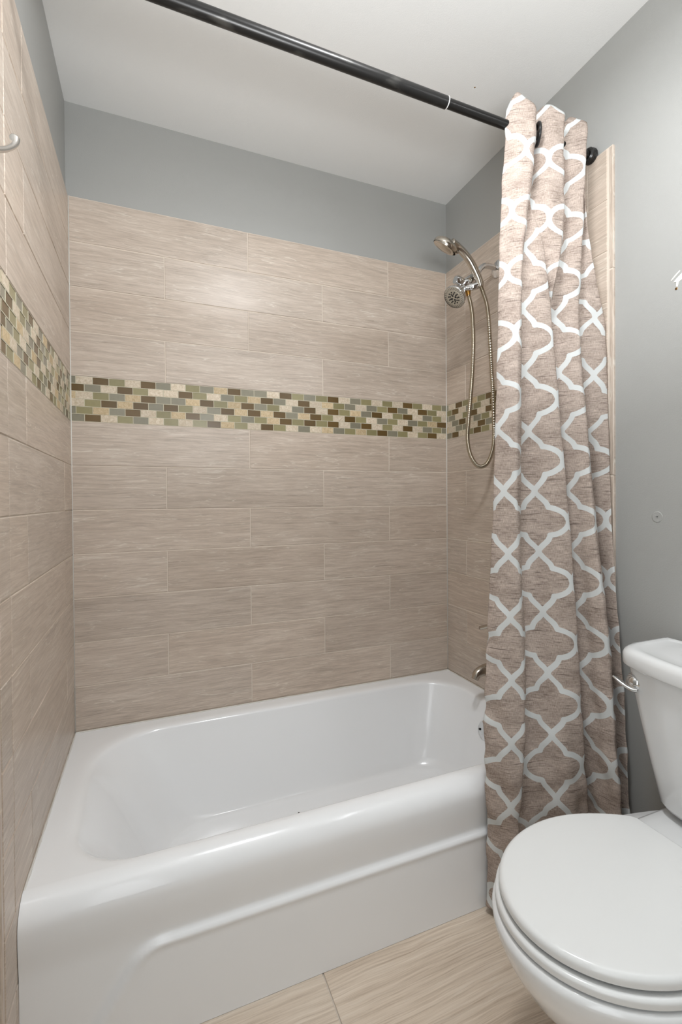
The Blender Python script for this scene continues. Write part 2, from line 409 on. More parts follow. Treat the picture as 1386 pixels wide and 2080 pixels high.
for tt in (tl, tr_):                        # slim upright edge strip along the outer end, and the piece that closes the band
    for k in range(4): tt.tile(.825, -YE, k*.61, min((k+1)*.61, ZT), tone(), vert=True, bev=.002, back=.0078)
    tt.tile(.790, .825, ZM, ZM+MH, tone())
slab('grout', back3, 0, W, RIM-.03, ZM, -PT, -.0013, M['grout'], wall_back); slab('grout', back3, 0, W, ZM+MH, ZT, -PT, -.0013, M['grout'], wall_back)
slab('grout', left3, 0, -YE-.003, -.004, ZM, -PT, -.0013, M['grout'], wall_left); slab('grout', left3, 0, -YE-.003, ZM+MH, ZT, -PT, -.0013, M['grout'], wall_left); slab('grout', left3, .789, -YE-.003, ZM, ZM+MH, -PT, -.0013, M['grout'], wall_left)
slab('grout', right3, 0, -YE-.003, -.004, ZM, -PT, -.0013, M['grout'], wall_right); slab('grout', right3, 0, -YE-.003, ZM+MH, ZT, -PT, -.0013, M['grout'], wall_right); slab('grout', right3, .789, -YE-.003, ZM, ZM+MH, -PT, -.0013, M['grout'], wall_right)
tb.done('tile_cladding', M['plank'], wall_back); tl.done('tile_cladding', M['plank'], wall_left); tr_.done('tile_cladding', M['plank'], wall_right)
# mosaic: W pale stone, T tan stone, S sage glass, G grey-blue glass, B brown glass
TINT = {'W': lin(224, 211, 192), 'T': lin(212, 192, 158), 'S': lin(148, 140, 102), 'G': lin(140, 135, 117), 'B': lin(104, 82, 46)}
BACK = ['G WBSWBGWSGTBGGWBSGSBWGSWSWBSWS G', 'B GWBSWWBSWGSTBGWBWTSGWGSBGWBS W', 'T WSGTBGGTBSTBGSWGBWBSTGBWSBWGS W',
        'W SBTBGBSWGBTBTBGTBSWBSWGSWGST B', 'G STGBWSTBGWSGSTBSBSBWGBWSWBWGS G', 'G BWSGWSWSBTSWBSWGWTGSTSBGSWSB W']
RIGHT = ['G WBSTSBBSWGTBSWG', 'S BWGSWBGSTBWSGBW', 'G GWSBWBGTSBWGSTB', 'W GBWGSWBTGSBWSGB', 'T WGGWBGSBGWTSBGW', 'G BWSBSWGTBSWGBSW']
LEFT = ['G BWSGWSBTGWBSGSW', 'S WGBSWTSGBWGSWBG', 'B SGWBTSWGSBGWTSB', 'W TGSBWGSWBTGWSGB', 'G WBSGTWBGSWSBGWT', 'S BGWTSBWGBSWGTSB']
BP = .0508; BH = MH/6
def mosaic(tt, pat, u_end, starts):
    tt.gb = bmesh.new()
    for r, row in enumerate(pat):
        first, rest = row.split(' ')[0], row.split(' ')[1]; last = row.split(' ')[2] if row.count(' ') > 1 else None
        z1 = ZM+MH-r*BH; z0 = z1-BH; u = starts[r % 2]
        seq = [(0.0015, u, first)] + [(u+k*BP, u+(k+1)*BP, c) for k, c in enumerate(rest)]
        if last: seq.append((u+len(rest)*BP, u_end, last))
        for a, b_, c in seq:
            b_ = min(b_, u_end)
            if b_-a < .004: continue
            base = TINT[c]; k = random.uniform(.88, 1.1); glass = c in 'SGB'
            # grout collar round the piece, flush with the stone
            g_ = .0010; o_ = [(a, z0), (b_, z0), (b_, z1), (a, z1)]; i_ = [(a+g_, z0+g_), (b_-g_, z0+g_), (b_-g_, z1-g_), (a+g_, z1-g_)]
            vo = [tt.gb.verts.new(tt.to3(*q, -.0004)) for q in o_]; vi = [tt.gb.verts.new(tt.to3(*q, -.0004)) for q in i_]; vd = [tt.gb.verts.new(tt.to3(*q, -.0022)) for q in i_]
            for q in range(4):
                tt.gb.faces.new((vo[q], vo[(q+1) % 4], vi[(q+1) % 4], vi[q])); tt.gb.faces.new((vi[q], vi[(q+1) % 4], vd[(q+1) % 4], vd[q]))
            tt.tile(a, b_, z0, z1, tuple(min(1, x*k) for x in base[:3]), mi=1 if glass else 0, gap=.0009, bev=.0004 if glass else .0007,
                    back=.002, d=-.0014 if glass else -.0002, tilt=(0, 0) if not glass else (random.uniform(-.006, .006), random.uniform(-.006, .006)))
for to3, pat, end, st, wall in ((back3, BACK, W-.001, (.0160, .0414), wall_back), (left3, LEFT, .790, (.019, .044), wall_left), (right3, RIGHT, .790, (.0153, .040), wall_right)):
    mo = Tiles(to3); mosaic(mo, pat, end, st); mo.done('mosaic_band', [M['stone'], M['glass']], wall)
    slab('mosaic_backing', to3, 0, end, ZM+.0012, ZM+MH-.0012, -PT, -.0022, M['band_grout'], wall)
    link('mosaic_grout', mo.gb, M['band_grout'], wall, smooth=False)
# grout bead in the inner corners
for x, wall in ((0.0012, wall_left), (W-.0012, wall_right)):
    bm = bmesh.new(); tube(bm, [(x, -.0012, RIM-.02), (x, -.0012, ZT-.004)], .0019, 8); link('corner_grout', bm, M['caulk'], wall)

# floor tiles 0.61 x 0.305, grain parallel to the tub
tf = Tiles(lambda u, v, d: (u, v, d-.0005))
y1 = TY; k = 0
while y1 > YF:
    y0 = max(y1-.305, YF); off = .0165 if k % 2 == 0 else .32
    x = off-.61
    while x < W+PT:
        tf.tile(max(x, -PT), min(x+.61, W+PT), y0, y1, tone(), gap=.0016, bev=.001)
        x += .61
    y1 = y0; k += 1
tf.done('floor_tiles', M['floor_tile'], floor)

# marks on the painted right wall: torn paint with an anchor hole, and a filled round patch
wall_x = W+PT
bm = bmesh.new()
def flat_patch(pts, d=.0008):
    vs = [bm.verts.new((wall_x-d, y, z)) for y, z in pts]; vb = [bm.verts.new((wall_x+.001, y, z)) for y, z in pts]
    bm.faces.new(vs); n = len(vs)
    for i in range(n): bm.faces.new((vs[i], vb[i], vb[(i+1) % n], vs[(i+1) % n]))
flat_patch([(-1.0, 1.724), (-1.01, 1.733), (-1.022, 1.741), (-1.024, 1.738), (-1.012, 1.729), (-1.002, 1.722)])
flat_patch([(-1.006, 1.716), (-1.016, 1.724), (-1.03, 1.733), (-1.05, 1.736), (-1.052, 1.716), (-1.04, 1.708), (-1.030, 1.716), (-1.020, 1.712), (-1.017, 1.700), (-1.013, 1.703), (-1.014, 1.714)])
for k in range(9):
    yy, zz = -1.02-random.random()*.03, 1.69+random.random()*.02
    flat_patch([(yy, zz), (yy-.003, zz+.001), (yy-.002, zz+.004), (yy+.001, zz+.003)])
link('torn_paint', bm, M['drywall'], wall_right, smooth=False)
bm = bmesh.new(); lathe(bm, [(-.001, .0034), (.0012, .003), (.0012, .0016)], (wall_x, -1.0135, 1.6965), (-1, 0, 0), 14, False, False); link('anchor_rim', bm, M['brass'], wall_right)
bm = bmesh.new(); lathe(bm, [(-.001, .0022), (.0009, .0021)], (wall_x, -1.0135, 1.6975), (-1, 0, 0), 12); link('anchor_hole', bm, M['dark'], wall_right)
bm = bmesh.new(); lathe(bm, [(-.001, .0155), (.0004, .015), (.0008, .013), (.0004, .011), (.0007, .006), (.0007, .001)], (wall_x, -.963, 1.101), (-1, 0, 0), 30)
for v in bm.verts: v.co.y += random.uniform(-.0009, .0009); v.co.z += random.uniform(-.0009, .0009)
link('filled_patch', bm, M['paint'], wall_right)
# small stain spots on ceiling
bm = bmesh.new(); lathe(bm, [(-.001, .003), (.0005, .0025)], (1.255, -.545, ZC), (0, 0, -1), 10); link('ceiling_spot', bm, M['brass'], ceiling)

# ---------------------------------------------------------------- bathtub
tub = thing('bathtub', 'white enamelled bathtub with a raised apron panel, built into the tiled alcove', 'bathtub', (W/2, TY/2, 0))
def rrect(x0, x1, y0, y1, r, z, nc=14, ns=26, radii=None):
    """rounded rectangle ring with fixed topology; radii per corner: (x1,y1) (x0,y1) (x0,y0) (x1,y0)"""
    rd = radii or (r,)*4; cs = [(x1, y1, 0), (x0, y1, 1), (x0, y0, 2), (x1, y0, 3)]; pts = []
    arcs = []
    for (cx, cy, q), r_ in zip(cs, rd):
        ox = cx - r_ if q in (0, 3) else cx + r_; oy = cy - r_ if q in (0, 1) else cy + r_
        arcs.append([(ox + r_*math.cos(PI/2*(q + k/nc)), oy + r_*math.sin(PI/2*(q + k/nc))) for k in range(nc+1)])
    for q in range(4):
        pts += arcs[q]; a = arcs[q][-1]; b = arcs[(q+1) % 4][0]
        for k in range(1, ns): pts.append((a[0]+(b[0]-a[0])*k/ns, a[1]+(b[1]-a[1])*k/ns))
    return [(x, y, z) for x, y in pts]
bm = bmesh.new()
X0, X1 = .001, W-.001
YFR = TY+.052                       # where the front roll starts
OP = dict(x0=.074, x1=1.452, y0=-.682, y1=-.072)         # opening at the lip
FL = dict(x0=.27, x1=1.335, y0=-.575, y1=-.165)          # floor of the basin
prof = [  # (t between lip and floor, z)
 (1.00, .068), (.985, .070), (.93, .079), (.86, .098), (.78, .13), (.66, .18), (.54, .23), (.40, .28), (.26, .315), (.15, .338), (.07, .352), (.0, .3595)]
rs = []
fc = ((FL['x0']+FL['x1'])/2, (FL['y0']+FL['y1'])/2)
for s_ in (.02, .35, .7, .9):
    rs.append(rrect(fc[0]+(FL['x0']-fc[0])*s_, fc[0]+(FL['x1']-fc[0])*s_, fc[1]+(FL['y0']-fc[1])*s_, fc[1]+(FL['y1']-fc[1])*s_, .15*s_, .0655-.003*(1-s_)))
for t, z in prof:
    tx0 = t**1.25; tx1 = t**1.55; ty = t**1.5
    a = OP['x0']+(FL['x0']-OP['x0'])*tx0; b_ = OP['x1']+(FL['x1']-OP['x1'])*tx1
    c = OP['y0']+(FL['y0']-OP['y0'])*ty; d = OP['y1']+(FL['y1']-OP['y1'])*ty
    k = 1-t
    rs.append(rrect(a, b_, c, d, .15, z, radii=(.15+.03*k, .18+.03*k, .17-.02*k, .15)))
for g, z in ((.010, .3632), (.022, .3648), (.034, .365)):
    rs.append(rrect(OP['x0']-g, OP['x1']+g, max(OP['y0']-g*.38, YFR+.001), OP['y1']+g, .15, z, radii=(.185, .215, .155, .155)))
rs.append(rrect(X0, X1, YFR, -.002, .004, .365))
rings(bm, rs, close_start=True)
# front roll and apron with its raised panel
def apron_profile():
    p = [(YFR+.006, .3640), (YFR, .3650)]; R = .052
    for k in range(1, 15):
        a = PI/2*k/14; p.append((YFR-R*math.sin(a), .365-R*(1-math.cos(a))*1.05))
    z = p[-1][1]
    for k in range(1, 62): p.append((TY, z*(1-k/61)))
    return p
prof2 = apron_profile(); nx = 150; g = []
def panel_d(x, z):
    if z > .30: return 0
    x = min(x, W-x)
    d1 = .212-z                                   # below the level line
    nx_, nz_ = .118, -.080; l = math.hypot(nx_, nz_)
    d2 = ((x-.139)*nx_ + (z-.085)*nz_)/l          # right of the slanted line
    h = max(0, .035-abs(d1-d2))/.035; dmin = min(d1, d2) - h*h*.035/4
    return smooth01((dmin+.010)/.020) + .45*math.exp(-((dmin-.004)/.008)**2)
for i in range(nx+1):
    x = X0+(X1-X0)*i/nx; col = []
    for y, z in prof2:
        col.append(bm.verts.new((x, y-.0085*panel_d(x, z)+.006*(smooth01((.30-z)/.09) if z < .30 else 0), z)))
    g.append(col)
for i in range(nx):
    for j in range(len(prof2)-1): bm.faces.new((g[i][j], g[i+1][j], g[i+1][j+1], g[i][j+1]))
tub_body = link('tub_shell', bm, M['enamel'], tub)
bm = bmesh.new()
lathe(bm, [(0, .036), (.004, .036), (.007, .033), (.009, .012), (.010, 0.002)], (1.420, -.378, .270), (-1, 0, .18), 40)
ovf = link('overflow_plate', bm, M['chrome'], tub, autosmooth=40)
bm = bmesh.new(); lathe(bm, [(0, .0045), (.0015, .0045), (.002, .001)], (1.4105, -.358, .270), (-1, 0, .18), 14); link('screw', bm, M['dark'], ovf)
bm = bmesh.new(); lathe(bm, [(0, .032), (.003, .031), (.004, .024), (.001, .022), (.001, .001)], (1.22, -.37, .064), (0, 0, 1), 36); link('drain', bm, M['chrome'], tub, autosmooth=40)
bm = bmesh.new(); lathe(bm, [(0, .0028), (.0012, .0024), (.0016, .0005)], (.5895, -.6815, .3598), (0, 0, 1), 10); link('chip_mark', bm, M['dark'], tub)
# caulk beads where the tub meets tiles and floor
bm = bmesh.new()
pts = [(X0+.002, TY+.02, .330), (X0+.002, TY+.052, .366), (X0+.002, -.0045, .366), (W*.5, -.0045, .366), (X1-.002, -.0045, .366), (X1-.002, TY+.052, .366)]
P2 = []
for a, b_ in zip(pts, pts[1:]):
    n = max(2, int((Vector(b_)-Vector(a)).length/.02))
    P2 += [Vector(a).lerp(Vector(b_), k/n) for k in range(n)]
P2.append(Vector(pts[-1])); tube(bm, P2, [.0022+random.uniform(-.0007, .0010) for _ in P2], 8)
link('caulk_bead', bm, M['caulk'], tub)

# ---------------------------------------------------------------- tub spout and valve (mostly behind the curtain)
PY = -.352
sp = thing('tub_spout', 'brushed nickel tub spout on the tiled wall just above the tub rim', 'faucet', (W, PY, .49))
bm = bmesh.new()
cp = catmull([(W, PY, .492), (1.47, PY, .494), (1.435, PY, .492), (1.405, PY, .482), (1.393, PY, .462)], 8)
tube(bm, cp, [.026, .0255, .025, .0245, .024, .024, .024, .0235, .023, .023, .0225, .022, .022, .0215, .021, .021, .0205, .02, .02, .0195, .019, .0185, .018, .0175, .017, .0165, .016, .0155, .015, .0145, .014, .0135, .013][:len(cp)], 28, True)
link('spout_body', bm, M['nickel'], sp, autosmooth=50)
bm = bmesh.new(); lathe(bm, [(0, .036), (.004, .036), (.008, .030)], (W, PY, .492), (-1, 0, 0), 36); link('escutcheon', bm, M['nickel'], sp, autosmooth=40)
va = thing('shower_valve', 'round nickel shower valve with lever, half hidden by the curtain edge', 'faucet', (W, -.352, .67))
bm = bmesh.new(); lathe(bm, [(0, .085), (.004, .085), (.010, .076), (.014, .05), (.016, .03)], (W, -.372, .665), (-1, 0, 0), 48); link('valve_plate', bm, M['nickel'], va, autosmooth=40)
bm = bmesh.new(); lathe(bm, [(.014, .026), (.05, .024), (.056, .016), (.057, .004)], (W, -.372, .665), (-1, 0, 0), 30); hub = link('valve_hub', bm, M['nickel'], va, autosmooth=40)
bm = bmesh.new(); tube(bm, catmull([(W-.045, -.372, .665), (W-.052, -.340, .655), (W-.058, -.305, .640)], 6), .008, 14); link('valve_lever', bm, M['nickel'], va)

# ---------------------------------------------------------------- wall shower head with bracket
SY = -.35
sh = thing('wall_shower', 'chrome round shower head on a bent arm high on the right tiled wall', 'shower head', (W, SY, 2.052))
bm = bmesh.new(); lathe(bm, [(0, .034), (.003, .034), (.008, .029), (.011, .018), (.013, .013)], (W, SY, 2.052), (-1, 0, 0), 40); link('flange', bm, M['chrome'], sh, autosmooth=35)
bm = bmesh.new(); tube(bm, catmull([(W, SY, 2.052), (1.475, SY, 2.054), (1.447, SY, 2.050), (1.428, SY, 2.034), (1.413, SY, 2.012), (1.398, SY, 1.990)], 7), .0105, 20); link('arm', bm, M['chrome'], sh)
bm = bmesh.new()      # diverter body: thick barrel running down along the arm, with a cross piece
dv = Vector((-.80, 0, -.6)).normalized()
lathe(bm, [(0, .014), (.006, .0185), (.045, .0195), (.060, .019), (.068, .014), (.072, .012)], Vector((1.405, SY, 2.000)), dv, 32)
dvt = link('diverter', bm, M['chrome'], sh, autosmooth=40)
bm = bmesh.new(); lathe(bm, [(0, .015), (.004, .017), (.030, .017), (.036, .014)], (1.352, SY+.004, 1.972), (-.96, -.05, .12), 28); link('diverter_knob', bm, M['chrome'], dvt, autosmooth=40)
bm = bmesh.new(); tube(bm, catmull([(1.362, SY-.002, 1.955), (1.378, SY-.022, 1.950), (1.396, SY-.03, 1.958), (1.405, SY-.034, 1.972)], 6), [.011]*19, 18, True, [(1.0, 1.25)]*19); link('bracket', bm, M['chrome'], sh)
bm = bmesh.new(); lathe(bm, [(0, .0095), (.01, .0105), (.022, .0085), (.030, .0072)], (1.371, SY, 1.952), (.12, 0, -1), 24); link('hose_fitting', bm, M['brass'], sh)
hd = Vector((-.70, -.12, -.70)).normalized(); hc = Vector((1.345, SY, 1.945))
bm = bmesh.new(); lathe(bm, [(-.014, .012), (0, .017), (.012, .019), (.022, .028), (.036, .0365), (.048, .042), (.053, .0435), (.057, .0435), (.0585, .0420)], hc, hd, 48, True, False); head = link('head_bell', bm, M['chrome'], sh, autosmooth=50)
bm = bmesh.new(); lathe(bm, [(.0560, .0422), (.0580, .0405), (.0588, .028), (.0600, .028), (.0606, .002)], hc, hd, 48, True, True); face = link('spray_face', bm, M['clear_plastic'], head, autosmooth=50)
face['label'] = 'pale spray plate with dark nozzles'
bm = bmesh.new(); s_, t_ = frame(hd); fo = hc + hd*.0600
for n_, R_, r_ in ((11, .0215, .0030), (9, .0150, .0031), (4, .0085, .0040), (26, .032, .0011), (30, .0365, .0011)):
    for k in range(n_):
        a = 2*PI*k/n_; c_ = fo + (s_*math.cos(a)+t_*math.sin(a))*R_ - hd*(.0014 if R_ > .03 else 0)
        lathe(bm, [(-.001, r_), (.0010, r_), (.0014, r_*.4)], c_, hd, 8)
link('nozzles', bm, M['dark'], face)

# ---------------------------------------------------------------- hand shower and its hose
hs = thing('hand_shower', 'nickel hand shower resting in the bracket above the round head, its hose looped down', 'hand shower', (1.405, -.384, 1.955))
HP = [(1.404, -.385, 1.948), (1.396, -.385, 1.972), (1.378, -.385, 2.003), (1.355, -.385, 2.035), (1.328, -.385, 2.060), (1.300, -.385, 2.076), (1.272, -.385, 2.083)]
cp = catmull(HP, 6); n = len(cp)
rad = [lerp_table([(0, .0115), (.12, .0135), (.35, .0145), (.6, .0135), (.8, .014), (1, .019)], i/(n-1)) for i in range(n)]
bm = bmesh.new(); tube(bm, cp, rad, 24); handle = link('handle', bm, M['nickel'], hs)
hd2 = Vector((-.40, .42, -.81)).normalized(); hc2 = Vector((1.249, -.385, 2.076))
bm = bmesh.new()
lathe(bm, [(-.020, .004), (-.018, .016), (-.013, .030), (-.006, .040), (.001, .0445), (.008, .0455), (.012, .044)], hc2, hd2, 48, True, False)
bm.verts.ensure_lookup_table()
for v in bm.verts:                       # the bell flows back towards the handle
    k = max(0, min(1, (v.co.x-1.25)/.05)); v.co.x += .016*k*k
hh = link('hand_head', bm, M['nickel'], hs, autosmooth=60)
bm = bmesh.new(); lathe(bm, [(.010, .0425), (.014, .042), (.0155, .036), (.0145, .032), (.018, .028), (.020, .002)], hc2, hd2, 48, True, True)
f2 = link('spray_face', bm, M['nickel'], hh, autosmooth=40)
bm = bmesh.new(); lathe(bm, [(0, .006), (.008, .0058), (.010, .003)], (1.297, -.388, 2.060), (-.25, -.1, -.95), 16); link('spray_button', bm, M['nickel'], hs)
bm = bmesh.new()
hp = [(1.374, SY, 1.928), (1.388, SY, 1.88), (1.394, SY, 1.82), (1.396, SY, 1.743), (1.391, SY, 1.64), (1.383, SY, 1.554), (1.371, SY, 1.441), (1.367, SY, 1.385), (1.377, SY, 1.329), (1.402, SY, 1.289), (1.430, SY, 1.278), (1.458, SY-.003, 1.294), (1.479, SY-.006, 1.342), (1.485, SY-.009, 1.409), (1.476, SY-.014, 1.562), (1.465, SY-.018, 1.675), (1.450, SY-.024, 1.825), (1.437, SY-.028, 1.89), (1.416, SY-.033, 1.93), (1.405, -.385, 1.950)]
cp = catmull(hp, 64)
rr = []
for i in range(len(cp)): rr.append(.0075 + .0010*math.sin(i*2*PI/4))
tube(bm, cp, rr, 12); link('hose', bm, M['hose'], hs)

# ---------------------------------------------------------------- robe hook on the left wall
hk = thing('wall_hook', 'small satin silver hook on the left wall at the photo edge', 'hook', (-PT, -.98, 1.68))
hook_path = catmull([(-PT, -.985, 1.680), (.012, -.978, 1.679), (.030, -.960, 1.688), (.040, -.930, 1.710), (.045, -.906, 1.732), (.0475, -.893, 1.748), (.0465, -.886, 1.761)], 8)
bm = bmesh.new(); n = len(hook_path)
tube(bm, hook_path, [lerp_table([(0, .0045), (.6, .0046), (.8, .0056), (.93, .0072), (.98, .0078), (1, .0066)], i/(n-1)) for i in range(n)], 22)
link('hook_arm', bm, M['satin'], hk)
bm = bmesh.new(); lathe(bm, [(0, .016), (.003, .016), (.005, .013), (.006, .004)], (-PT, -.985, 1.680), (1, 0, 0), 32); link('hook_plate', bm, M['satin'], hk, autosmooth=40)

# ---------------------------------------------------------------- curtain rod
RY, RZ = -.770, 2.203
rod = thing('curtain_rod', 'black tension rod spanning the alcove above the tub, scuffed and in two thicknesses', 'curtain rod', (W/2, RY, RZ))
bm = bmesh.new(); lathe(bm, [(.0, .0145), (.967, .0145)], (.018, RY, RZ), (1, 0, -.002), 40); tubeA = link('outer_tube', bm, M['rod'], rod, autosmooth=40)
bm = bmesh.new(); lathe(bm, [(0, .0122), (.535, .0122)], (.965, RY, RZ-.002), (1, 0, -.002), 36); link('inner_tube', bm, M['bronze'], rod, autosmooth=40)
bm = bmesh.new(); lathe(bm, [(0, .0149), (.0022, .0149)], (.9845, RY, RZ-.002), (1, 0, -.002), 36); link('tube_ring', bm, M['whiteplug'], rod, autosmooth=40)
for x, d_ in ((0, 1), (W, -1)):
    bm = bmesh.new(); lathe(bm, [(0, .021), (.004, .0225), (.008, .021), (.011, .0225), (.015, .021), (.019, .0215), (.024, .017)], (x, RY, RZ-(0 if x == 0 else .003)), (d_, 0, 0), 36); link('end_cap', bm, M['black'], rod, autosmooth=40)

# ---------------------------------------------------------------- shower curtain
cur = thing('shower_curtain', 'taupe shower curtain printed with a white trellis, pushed to the right of the rod', 'shower curtain', (1.33, -.82, 0))
LV = [2.26, 2.18, 2.08, 1.98, 1.88, 1.78, 1.68, 1.58, 1.48, 1.35, 1.2, 1.05, .9, .75, .6, .45, .3, .15, .02]
FOLD = {
'E0': [(1.1804, -0.775), (1.1798, -0.775), (1.1729, -0.775), (1.1661, -0.775), (1.16, -0.775), (1.1552, -0.775), (1.1516, -0.775), (1.1485, -0.775), (1.1454, -0.775), (1.141, -0.775), (1.1354, -0.775), (1.1276, -0.775), (1.1169, -0.775), (1.1095, -0.775), (1.1032, -0.775), (1.101, -0.775), (1.1036, -0.775), (1.1056, -0.775), (1.1049, -0.775)],
'R1': [(1.2447, -0.8124), (1.2414, -0.8132), (1.23, -0.8142), (1.2173, -0.8152), (1.2026, -0.8162), (1.1894, -0.8172), (1.1853, -0.8182), (1.1813, -0.8192), (1.1779, -0.8202), (1.1743, -0.8215), (1.17, -0.823), (1.169, -0.8245), (1.1723, -0.826), (1.1818, -0.8275), (1.1818, -0.829), (1.1751, -0.8305), (1.1627, -0.832), (1.1528, -0.8335), (1.1528, -0.8348)],
'R2': [(1.290, -0.752), (1.288, -0.752), (1.278, -0.757), (1.2560, -0.786), (1.274, -0.8084), (1.2887, -0.811), (1.2963, -0.816), (1.3011, -0.821), (1.3059, -0.826), (1.3136, -0.8325), (1.3231, -0.84), (1.3316, -0.8475), (1.3401, -0.8515), (1.3509, -0.8538), (1.3587, -0.856), (1.366, -0.8582), (1.3732, -0.8605), (1.3784, -0.8628), (1.3784, -0.8647)],
'R2t': [(1.3459, -0.8151), (1.3456, -0.8153), (1.3449, -0.8155), (1.3443, -0.8157), (1.3384, -0.8159), (1.317, -0.8161)],
'R3': [(1.4374, -0.8153), (1.4341, -0.816), (1.4274, -0.8168), (1.4206, -0.8177), (1.4138, -0.8185), (1.4058, -0.8193), (1.3968, -0.8217), (1.3921, -0.8305), (1.3921, -0.8392), (1.3943, -0.8506), (1.3957, -0.8638), (1.3992, -0.8769), (1.4051, -0.89), (1.4204, -0.8983), (1.4245, -0.9067), (1.4285, -0.915), (1.438, -0.9233), (1.4402, -0.9317), (1.4402, -0.9389)],
'R4': [(1.4294, -0.8013), (1.4295, -0.8038), (1.4364, -0.807), (1.4433, -0.8102), (1.4576, -0.8134), (1.4807, -0.8165), (1.5055, -0.8197), (1.5080, -0.8229), (1.5080, -0.8261), (1.5080, -0.8302), (1.5074, -0.835), (1.499, -0.8475), (1.4966, -0.86), (1.496, -0.8725), (1.4957, -0.885), (1.4942, -0.8938), (1.4927, -0.9025), (1.4911, -0.9113), (1.4911, -0.9188)]}
while len(FOLD['R2t']) < len(LV):
    x, y = FOLD['R2'][len(FOLD['R2t'])]; FOLD['R2t'].append((x+.030, y+.036))
LVa = list(reversed(LV))
def fold(name, z):
    t = list(reversed(FOLD[name])); out = []
    for c in (0, 1):
        # smooth interpolation between the levels
        z = max(LVa[0], min(LVa[-1], z))
        i = max(0, min(len(LVa)-2, next((k for k in range(len(LVa)-1) if z <= LVa[k+1]), len(LVa)-2)))
        f = (z-LVa[i])/(LVa[i+1]-LVa[i]); g = lambda k: t[max(0, min(len(t)-1, k))][c]
        h = LVa[i+1]-LVa[i]
        m0 = (g(i+1)-g(i-1))/((LVa[i+1]-LVa[max(i-1, 0)]) or 1)*h; m1 = (g(i+2)-g(i))/((LVa[min(i+2, len(LVa)-1)]-LVa[i]) or 1)*h
        out.append((2*f**3-3*f*f+1)*g(i)+(f**3-2*f*f+f)*m0+(-2*f**3+3*f*f)*g(i+1)+(f**3-f*f)*m1)
    return Vector((out[0], out[1]))
DEPTH = {  # how far the cloth runs back behind each fold
 'R1': [(0, .034), (.29, .038), (.47, .054), (.65, .068), (.83, .080), (1.0, .088), (1.3, .088), (1.5, .078), (1.75, .045), (1.95, .045), (2.08, .066), (2.26, .070)],
 'R2': [(0, .048), (1.0, .052), (1.45, .050), (1.75, .035), (1.95, .020), (2.0, .012), (2.1, .004), (2.26, .003)],
 'R2t': [(0, .008), (1.5, .010), (1.75, .035), (1.9, .055), (2.26, .060)],
 'R3': [(0, .125), (1.15, .125), (1.4, .075), (1.7, .045), (2.0, .035), (2.26, .040)]}
def back_of(p, d, sx=.70, sy=.715): return Vector((p.x + d*sx, p.y + d*sy))
def plan(z):
    E0, R1, R2, Rt, R3, R4 = [fold(n_, z) for n_ in ('E0', 'R1', 'R2', 'R2t', 'R3', 'R4')]
    V1 = back_of(R1, lerp_table(DEPTH['R1'], z)); V2 = back_of(R2, lerp_table(DEPTH['R2'], z)); Vt = back_of(Rt, lerp_table(DEPTH['R2t'], z)); V3 = back_of(R3, lerp_table(DEPTH['R3'], z))
    V3.x = min(V3.x, 1.497); V2.y = min(V2.y, -.752 if z < .45 else -.73)
    for V in (V1, Vt, V3):
        if z < .45: V.y = min(V.y, -.766)
    en = Vector((min(R4.x+.010, 1.508), R4.y+.03))
    b = .5
    mid = lambda a, c, k, off=0: a.lerp(c, k) + Vector(((c-a).y, -(c-a).x))*off
    pts = [E0+Vector((.020, .008 if z < .6 else .022)), E0+Vector((.004, .008)), E0, mid(E0, R1, .35, .10), mid(E0, R1, .72, .10), R1, mid(R1, V1, .35, .08), mid(R1, V1, .85, 0), V1+(R2-V1)*.05, mid(V1, R2, .35, -.02), mid(V1, R2, .7, .07), R2,
           mid(R2, V2, .4, .05), V2, mid(V2, Rt, .5, .04+.20*smooth01((z-1.85)/.2)), Rt, mid(Rt, Vt, .4, .05), Vt, mid(Vt, R3, .35, 0), mid(Vt, R3, .72, .07), R3, mid(R3, V3, .4, .06), V3, mid(V3, R4, .5, .04), R4, en]
    return pts
NS = 9
HEAD = [-.02, -.02, -.010, .026, .004, -.012, -.016, -.010, -.008, -.004, .0, .004, .006, .010, .024, .002, -.004, .004, .026, .008, -.002, .0, .002, .006, .002, 0]   # pinched peaks of the heading
ZB = .022
zs = []
z = 2.262
while z > ZB: zs.append(z); z -= .0085
zs.append(ZB)
def wrinkle(s, z):
    low = smooth01((1.1-z)/.9); top = smooth01((z-1.9)/.3)
    a = .0011*math.sin(z*37+s*60)+.0008*math.sin(z*71-s*35+2)+.0010*math.sin(s*120+z*9)
    left = smooth01((.12-s)/.10)*smooth01((1.15-z)/.4)*smooth01((z-.2)/.15)
    a2 = (.0024*math.sin(z*62+s*18)+.0016*math.sin(z*101+s*60+1))*left*.7
    return a*(.6+.9*low+.7*top)+a2
bm = bmesh.new(); uvl = bm.loops.layers.uv.new('UVMap'); grid = []
SLANT = [(.02, .60), (.29, .53), (.47, .47), (.65, .42), (.83, .385), (1.0, .365), (1.17, .33), (1.33, .22), (1.5, .11), (1.65, .06), (1.8, .02), (2.26, -.06)]  # where the pattern axis sits on the middle face
